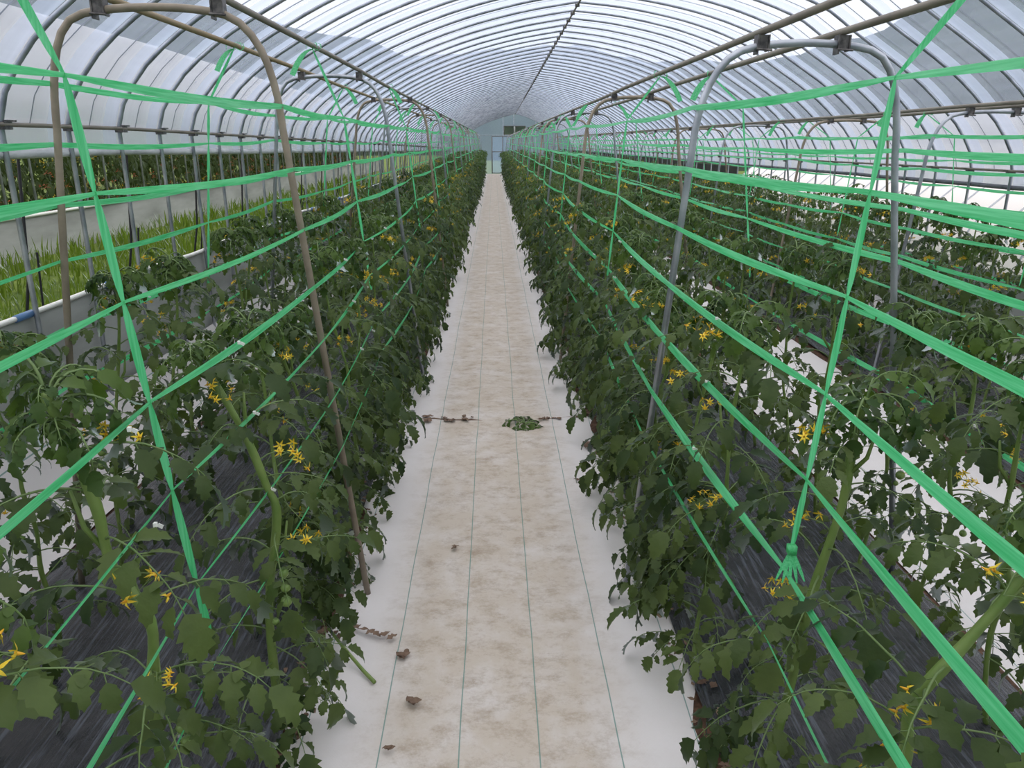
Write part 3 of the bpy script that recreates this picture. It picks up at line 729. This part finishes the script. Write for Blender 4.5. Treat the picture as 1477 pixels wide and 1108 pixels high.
def stem_curve(rr, custom=None, lean=0.0, H=1.2):
    if custom: return [Vector(p) for p in custom]
    pts = [Vector((0, 0, 0))]; x = y = 0
    n = 7
    for i in range(1, n + 1):
        x += lean / n + rr.uniform(-0.03, 0.03); y += rr.uniform(-0.03, 0.03)
        pts.append(Vector((x, y, H * i / n)))
    return pts
def sample_curve(pts, z):
    for a, b in zip(pts[:-1], pts[1:]):
        if b.z >= z: t = (z - a.z) / max(1e-6, b.z - a.z); return a.lerp(b, t), (b - a).normalized()
    return pts[-1].copy(), (pts[-1] - pts[-2]).normalized()
def smooth_curve(pts, m=4):
    out = []
    for i in range(len(pts) - 1):
        p0 = pts[max(i - 1, 0)]; p1 = pts[i]; p2 = pts[i + 1]; p3 = pts[min(i + 2, len(pts) - 1)]
        for q in range(m):
            t = q / m; out.append(0.5 * ((2 * p1) + (-p0 + p2) * t + (2 * p0 - 5 * p1 + 4 * p2 - p3) * t * t + (-p0 + 3 * p1 - 3 * p2 + p3) * t ** 3))
    out.append(pts[-1]); return out
GA = 2.39996
def plan(rr, pts, side, nleaf, nyoung, ntruss, zlo=0.12, scale=1.0, low=0):
    """places leaves: list of (kind, idx, matrix)"""
    H = pts[-1].z; out = []; a0 = rr.uniform(0, 6.28)
    for i in range(nleaf):
        t = (i + rr.random()) / nleaf; z = zlo + (H - zlo - 0.04) * t
        p, _ = sample_curve(pts, z); a = a0 + i * GA + rr.uniform(-0.4, 0.4)
        s = scale * rr.uniform(0.72, 1.1) * (1.06 - 0.22 * t)
        pitch = rr.uniform(-0.25, 0.25) + (0.25 if t < 0.3 else 0)
        m = Matrix.Translation(p) @ Matrix.Rotation(a, 4, 'Z') @ Matrix.Rotation(pitch, 4, 'Y') @ Matrix.Rotation(rr.uniform(-0.3, 0.3), 4, 'X') @ Matrix.Scale(s, 4)
        out.append(('leaf', rr.randrange(1000), m))
    for i in range(low):
        z = rr.uniform(0.08, 0.7); p, _ = sample_curve(pts, z); a = (0 if side > 0 else math.pi) + rr.uniform(-1.2, 1.2)
        m = Matrix.Translation(p) @ Matrix.Rotation(a, 4, 'Z') @ Matrix.Rotation(rr.uniform(-0.2, 0.5), 4, 'Y') @ Matrix.Rotation(rr.uniform(-0.4, 0.4), 4, 'X') @ Matrix.Scale(scale * rr.uniform(0.6, 1.0), 4)
        out.append(('leaf', rr.randrange(1000), m))
    for i in range(nyoung):
        z = H - rr.uniform(0, 0.09); p, _ = sample_curve(pts, z)
        m = Matrix.Translation(p) @ Matrix.Rotation(i * GA + a0, 4, 'Z') @ Matrix.Rotation(rr.uniform(-0.5, 0.4), 4, 'Y') @ Matrix.Scale(scale * rr.uniform(0.6, 1.25), 4)
        out.append(('young', rr.randrange(1000), m))
    for i in range(ntruss):
        z = H - 0.10 - (0.24 * i + rr.uniform(-0.05, 0.05)); p, _ = sample_curve(pts, z)
        a = (0 if side > 0 else math.pi) + rr.uniform(-1.1, 1.1)
        m = Matrix.Translation(p) @ Matrix.Rotation(a, 4, 'Z') @ Matrix.Rotation(rr.uniform(-0.6, 0.1), 4, 'Y') @ Matrix.Scale(rr.uniform(0.85, 1.15), 4)
        out.append(('truss', rr.randrange(1000), m))
    return out

# shared foliage blocks for plants further along
def foliage_block(seed, leaves, youngs, nleaf, nyoung, side, ntruss, low=False, H=1.14):
    rr = random.Random(seed); pts = stem_curve(rr, None, 0.0, H)
    fo, fl = MB(), MB(); trm = []
    for kind, idx, m in plan(rr, pts, side, nleaf, nyoung, ntruss, 0.10, 1.0, 5):
        if kind == 'leaf': fo.merge(leaves[idx % len(leaves)], m)
        elif kind == 'young':
            y = youngs[idx % len(youngs)]; k0 = len(fo.m); fo.merge(y, m)
            for q in range(k0, len(fo.m)):
                if fo.m[q] == 0: fo.m[q] = 2
        elif low: fl.merge(trussLow[idx % 3], m)
        else: trm.append((idx % 5, m))
    st = MB(); sp = smooth_curve(pts, 2); st.tube(sp, [0.010 - 0.006 * i / len(sp) for i in range(len(sp))], 5)
    return fo, (fl if low else trm), st
FOL = [M['leaf'], M['stalk'], M['young_leaf']]
midB = {sd: [foliage_block(900 + i + 50 * (sd > 0), leafMid, youngMid, 26, 9, sd, 3 + (i % 2)) for i in range(5)] for sd in (-1, 1)}
midM = {sd: [(f.mesh('foliage', FOL), t, s.mesh('stem', [M['stem']])) for f, t, s in v] for sd, v in midB.items()}
farB = {sd: [foliage_block(1900 + i + 50 * (sd > 0), leafLow, leafLow, 24, 7, sd, 4, True) for i in range(4)] for sd in (-1, 1)}

rows = [('L', -0.68, 'path-side row of the left bed', -1), ('L', -1.52, 'wall-side row of the left bed', 1), ('M', 0.68, 'path-side row of the middle bed', 1),
        ('M', 1.50, 'outer row of the middle bed', -1), ('R', 3.02, 'left row of the far right bed', 1), ('R', 3.72, 'right row of the far right bed', -1)]
# in each tuple the last number is the sign of x pointing into the bed (flowers face the other way)
customY = {0: [0.80, 1.30, 1.92, 2.42], 2: [0.55, 1.12, 1.62, 2.15, 2.60]}
custom = {(0, 1): [(0, 0, 0), (0.005, 0, 0.35), (0.01, 0, 0.62), (0.03, 0, 0.80), (-0.025, 0, 0.92), (-0.035, 0, 1.05), (-0.07, 0, 1.20), (-0.09, 0, 1.27)],
          (0, 2): [(0, 0, 0), (0.0, 0, 0.4), (0.05, 0, 0.70), (0.03, 0, 0.80), (-0.01, 0, 0.94), (-0.07, 0, 1.08), (-0.13, 0.0, 1.18)],
          (2, 1): [(0, 0, 0), (0.05, 0, 0.4), (0.06, 0, 0.62), (0.055, 0, 0.73), (0.13, 0, 0.86), (0.21, 0, 1.0), (0.27, 0, 1.15)],
          (2, 2): [(0, 0, 0), (0.05, 0, 0.34), (0.075, 0, 0.62), (0.12, 0, 0.88), (0.125, 0, 1.05), (0.145, 0, 1.14)]}
count = 0
farmb = MB(); farflow = MB()
for ri, (bk, rx, rname, ins) in enumerate(rows):
    ys = list(customY.get(ri, [0.75 + 0.2 * (ri % 2)]))
    while ys[-1] < 43.9: ys.append(ys[-1] + 0.455 + 0.03 * math.sin(len(ys) * 1.7))
    nvis = 0
    for pi, y in enumerate(ys):
        rr = random.Random(ri * 1000 + pi)
        x = rx + rr.uniform(-0.03, 0.03)
        q = [project((x, y, z)) for z in (0.1, 0.7, 1.3)]
        q = [v for v in q if v]
        if not q or not any(-190 - 120 / v[2] < v[0] < 1477 + 190 + 120 / v[2] and v[1] < 1108 + 330 for v in q): continue
        H = 1.16 + rr.uniform(-0.07, 0.09)
        if y < 3: H -= 0.04
        lab = 'tomato plant in the %s, %s from camera' % (rname, ordw(nvis))
        if y < 7.4:
            root = empty('tomato_plant', (x, y, 0.06))
            tag(root, lab, 'plant', 'tomato plants')
            cst = custom.get((ri, pi))
            pts = stem_curve(rr, cst, ins * rr.uniform(0.02, 0.14), H)
            sp = smooth_curve(pts, 5); st = MB(); th = 0.0145 if cst else 0.009
            st.tube(sp, [th * (0.94 + 0.09 * math.sin(i * 0.8)) - th * 0.35 * i / len(sp) if i < len(sp) * 0.97 else th * 0.3 for i in range(len(sp))], 7 if cst else 6)
            # side shoots
            for z in ((0.55, 0.95) if cst else (0.8,)):
                p, _ = sample_curve(pts, z); a = rr.uniform(0, 6.28); e = p + Vector((math.cos(a) * 0.05, math.sin(a) * 0.05, 0.13)); st.tube([p, p.lerp(e, 0.5) + Vector((math.cos(a) * 0.012, math.sin(a) * 0.012, -0.01)), e], [0.006, 0.005, 0.003], 5)
            part('stem', st, M['stem'], root)
            nl = 13 if y < 1.4 else (17 if y < 2.3 else (22 if ri in (0, 2) else (20 if y < 4.5 else 24)))
            for kind, idx, m in plan(rr, pts, -ins, nl, 15, 3 if y < 3 else 2, 0.14 if y > 2 else 0.2, 0.97, (9 if y < 2 else 24 if y < 3.2 else 14) if ri in (0, 2) else 3):
                if kind == 'leaf': link('leaf', leafHiM[idx % 10], root, m)
                elif kind == 'young': link('young_leaf', youngHiM[idx % 5], root, m)
                elif y < 3.4:
                    t = link('flower_truss', trussStalkM[idx % 5], root, m)
                    for j, (b, e, d) in enumerate(trussL[idx % 5][1]): link('flower', flowersM[j % 4], t, Matrix.Translation(e) @ rotz_to(d))
                else: link('flower_truss', trussFullM[idx % 5], root, m)
            if y < 3.4:
                for q_ in range(4):
                    p, _ = sample_curve(pts, 0.42 + 0.05 * q_); a = (0 if ins < 0 else math.pi) + rr.uniform(-1, 1)
                    link('unripe_tomato', fruitM, root, Matrix.Translation(p + Vector((math.cos(a) * 0.05, math.sin(a) * 0.05, -0.02))) @ Matrix.Scale(rr.uniform(0.7, 1.2), 4))
            if y < 5.5 and bk != 'R':
                for z in (inZ if ri in (0, 2) else outZ)[3:6]:
                    p, _ = sample_curve(pts, z - 0.06)
                    tx = (xin(bk, z) if ri in (0, 2) else xout(bk, z)) - x
                    if abs(tx - p.x) < 0.14 and p.z > z - 0.1: link('tape_clip', clipM, root, Matrix.Translation(Vector((tx + 0.003 * ins, p.y, z - 0.06))))
            count += 1
        elif count < 292 and y < 24:
            root = empty('tomato_plant', (x, y, 0.05)); tag(root, lab, 'plant', 'tomato plants')
            fo, tr, st = midM[1 if -ins > 0 else -1][rr.randrange(5)]
            m = Matrix.Rotation(rr.uniform(-0.7, 0.7), 4, 'Z') @ Matrix.Diagonal((1.0, 1.0, H / 1.14, 1))
            tag(link('foliage', fo, root, m), kind='stuff'); link('stem', st, root, m)
            for ti, tm in tr: link('flower_truss', trussFullM[ti], root, m @ tm)
            count += 1
        else:
            fo, tr, st = farB[1 if -ins > 0 else -1][rr.randrange(4)]
            m = Matrix.Translation((x, y, 0.05)) @ Matrix.Rotation(rr.uniform(-0.7, 0.7), 4, 'Z') @ Matrix.Diagonal((1.0, 1.0, H / 1.14, 1))
            farmb.merge(fo, m); fl0 = len(farmb.m); farmb.merge(tr, m, 3)
        nvis += 1
tag(part('distant_tomato_foliage', farmb, [M['leaf'], M['stalk'], M['young_leaf'], M['petal']]), 'dense tomato foliage filling the far half of the beds', 'foliage', kind='stuff')

# ---------------------------------------------------------------- neighbouring tunnels, grass
def nb_tunnel(name, x0, x1, zb, zs, za, ya, yb, film, zcut, label, skirt=None, sp=0.6):
    root = empty(name, ((x0 + x1) / 2, ya, zb)); tag(root, label, 'greenhouse'); ox = (x0 + x1) / 2
    P = []
    for i in range(21):
        t = math.pi * i / 20; P.append((ox - (x1 - x0) / 2 * (abs(math.cos(t)) ** 0.75) * (1 if math.cos(t) > 0 else -1), zs + (za - zs) * math.sin(t) ** 0.9))
    y = ya
    ysn = []
    while y < yb: ysn.append(y); y += sp
    mb = MB()
    for Y in (ysn[0], ysn[-1]):
        mb.v.extend([(p[0] - ox, Y - ya, p[1] - zb) for p in P])
    n = len(P); mb.f = [(i, i + 1, n + i + 1, n + i) for i in range(n - 1)]; mb.m = [0] * (n - 1)
    part('roof_film', mb, film, root)
    hm = MB(); hm.tube([(x0 - ox, 0, 0)] + [(p[0] - ox, 0, p[1] - zb) for p in P] + [(x1 - ox, 0, 0)], 0.014, 6); me = hm.mesh('hoop', [M['steel']])
    for Y in ysn: link('hoop', me, root, Matrix.Translation((0, Y - ya, 0)))
    return root, ox
nbL, oxL = nb_tunnel('neighbour_greenhouse', -11.7, -5.5, 0.42, 2.2, 3.4, -3, 40, M['film_nb'], 0, 'neighbouring plastic greenhouse with open side, beyond the grass strip on the left')
sk = sheet(lambda t: -5.45 - oxL, -0.1, 0.50, [i * 0.4 for i in range(105)], 4, 0.02, 9); part('skirt', sk, M['skirt'], nbL)
mb = MB(); mb.tube([(-5.43 - oxL, Y, 0.50) for Y in np.arange(0, 42, 1.0)], 0.02, 6); part('skirt_hem', mb, M['white_clip'], nbL)
nbR, oxR = nb_tunnel('neighbour_greenhouse', 5.5, 12.1, -0.7, 0.25, 1.72, -3, 19, M['film_white'], 0, 'low white neighbouring greenhouse roof on the right, below eye level', sp=0.55)
# plants inside the left neighbour
mb = MB(); rr = random.Random(5)
for r_, xx in enumerate((-6.25, -7.3)):
    y = 1.6
    while y < 36:
        for q in range(1 if r_ else 2):
            fo, tr, st = farB[1][rr.randrange(4)]
            m = Matrix.Translation((xx + rr.uniform(-0.1, 0.1), y + rr.uniform(-.2, .2), 0.42)) @ Matrix.Rotation(rr.uniform(0, 6.28), 4, 'Z') @ Matrix.Diagonal((1.15, 1.15, 1.85, 1))
            mb.merge(fo, m)
            if not r_: mb.merge(tr, m, 3)
        for q in range(4):
            c = Vector((xx + 0.25 + rr.uniform(-.1, .1), y + rr.uniform(-.3, .3), rr.uniform(0.7, 1.4)))
            mb.merge(trussLow[q % 3], Matrix.Translation(c) @ Matrix.Scale(1.3, 4), 4)
        y += 0.5
tag(part('tomato_foliage', mb, [M['leaf'], M['stalk'], M['young_leaf'], M['petal'], M['redfruit']]), 'tall tomato rows with reddening fruit inside the left neighbouring greenhouse', 'foliage', kind='stuff')
# grass strip
mb = MB(); rr = random.Random(3)
for i in range(17000):
    y = 1.5 + 28 * rr.random() ** 1.5; x = rr.uniform(-5.35, -2.5); h = rr.uniform(0.10, 0.32) * (0.7 + 0.7 * mn.noise(Vector((x * 1.5, y * 0.8, 2))) + 0.2)
    a = rr.uniform(0, 6.28); l = h * rr.uniform(0.1, 0.5); w = rr.uniform(0.003, 0.006) * (1 + y / 12)
    z0 = float(np.interp(x, [-5.4, -3.4, -2.42], [0.42, 0.12, -0.04])) - 0.01; dx, dy = math.cos(a), math.sin(a); sx_, sy = -dy * w, dx * w
    mb.add([(x - sx_, y - sy, z0), (x + sx_, y + sy, z0), (x + dx * l * 0.3 + sx_, y + dy * l * 0.3 + sy, z0 + h * 0.6), (x + dx * l * 0.3 - sx_, y + dy * l * 0.3 - sy, z0 + h * 0.6), (x + dx * l, y + dy * l, z0 + h)], [(0, 1, 2, 3), (3, 2, 4)])
tag(part('grass', mb, M['grass_blade'], smooth=False), 'long green grass in the strip outside the left wall', 'grass', kind='stuff')
# dark sheet added to stand in for the shaded gap beyond the right wall
mb = MB(); 
for i in range(28):
    pass
sh = sheet(lambda t: 5.25, -0.4, 1.22, [17 + i * 1.0 for i in range(30)], 3, 0.05, 21)
tag(part('dark_gap_sheet', sh, M['shade']), 'dark sheet added for the shaded gap outside the far end of the right wall', 'dark gap')

# ---------------------------------------------------------------- debris on the centre path
def lay(name, mb, mats, label, cat, loc):
    o = part(name, mb, mats, loc=loc); tag(o, label, cat); return o
rr = random.Random(21)
mb = MB(); mb.tube([(0, 0, 0.03), (0.08, -0.01, 0.026), (0.16, 0.0, 0.03), (0.26, -0.02, 0.022), (0.40, -0.012, 0.02), (0.48, -0.02, 0.018)], [0.004, 0.007, 0.005, 0.005, 0.008, 0.003], 5)
for i in range(12): dry_leaf(mb, (0.03 + 0.43 * rr.random(), rr.uniform(-0.05, 0.05), 0.03), rr.uniform(0.03, 0.07), rr.uniform(0, 6.3))
lay('dried_vine', mb, M['dry'], 'withered brown vine lying across the mat joint, left of the green weed', 'dead plant', (-0.56, 4.72, 0.0))
mb = MB(); mb.tube([(0, 0, 0.03), (0.1, 0.01, 0.022), (0.2, 0.03, 0.025), (0.28, 0.02, 0.03)], 0.006, 5)
for i in range(8): dry_leaf(mb, (0.28 * rr.random(), rr.uniform(-0.03, 0.03), 0.03), rr.uniform(0.03, 0.05), rr.uniform(0, 6.3))
lay('dried_vine', mb, M['dry'], 'short dark withered vine between the green weed and the middle bed', 'dead plant', (0.28, 4.70, 0.0))
root = empty('small_weed', (0.19, 4.62, 0.015)); tag(root, 'small leafy green weed growing at the mat joint', 'weed')
for i in range(9):
    link('leaf', youngHiM[i % 5], root, Matrix.Rotation(i * GA, 4, 'Z') @ Matrix.Rotation(0.35, 4, 'Y') @ Matrix.Scale(rr.uniform(1.0, 1.7), 4))
mb = MB(); mb.tube([(0, 0, 0.10), (0.06, -0.05, 0.055), (0.14, -0.14, 0.03), (0.19, -0.20, 0.026)], [0.006, 0.006, 0.0065, 0.007], 7)
lay('cut_stalk', mb, M['stem'], 'cut green tomato stalk lying on the mat by the left bed', 'stalk', (-0.60, 2.36, 0.0))
mb = MB()
for i in range(7): dry_leaf(mb, (i * 0.028, -0.012 * i + rr.uniform(-.01, .01), 0.03), 0.045, rr.uniform(-1, 1))
lay('dried_leaf', mb, M['dry'], 'curled brown leaf strip on the mat beside the cut stalk', 'dead leaf', (-0.55, 2.47, 0.0))
for (x, y, s, lb) in ((-0.33, 2.30, 0.06, 'crumpled brown leaf right of the cut stalk'), (-0.275, 2.06, 0.05, 'small brown leaf scrap in front of the cut stalk'), (-0.32, 1.86, 0.03, 'tiny brown crumb near the bottom of the path'), (0.56, 4.22, 0.11, 'brown dry leaf by the middle bed just before the mat joint'), (0.44, 3.75, 0.05, 'small brown scrap on the right side of the path'), (-0.19, 3.05, 0.035, 'tiny dark scrap in the middle of the path')):
    mb = MB()
    for q in range(3): dry_leaf(mb, (rr.uniform(-.01, .01), rr.uniform(-.01, .01), 0.028), s * rr.uniform(0.6, 1), rr.uniform(0, 6))
    lay('dried_leaf', mb, M['dry'], lb, 'dead leaf', (x, y, 0.0))
print('plants', count, 'objects', len(bpy.data.objects), 'far tris', len(farmb.f))
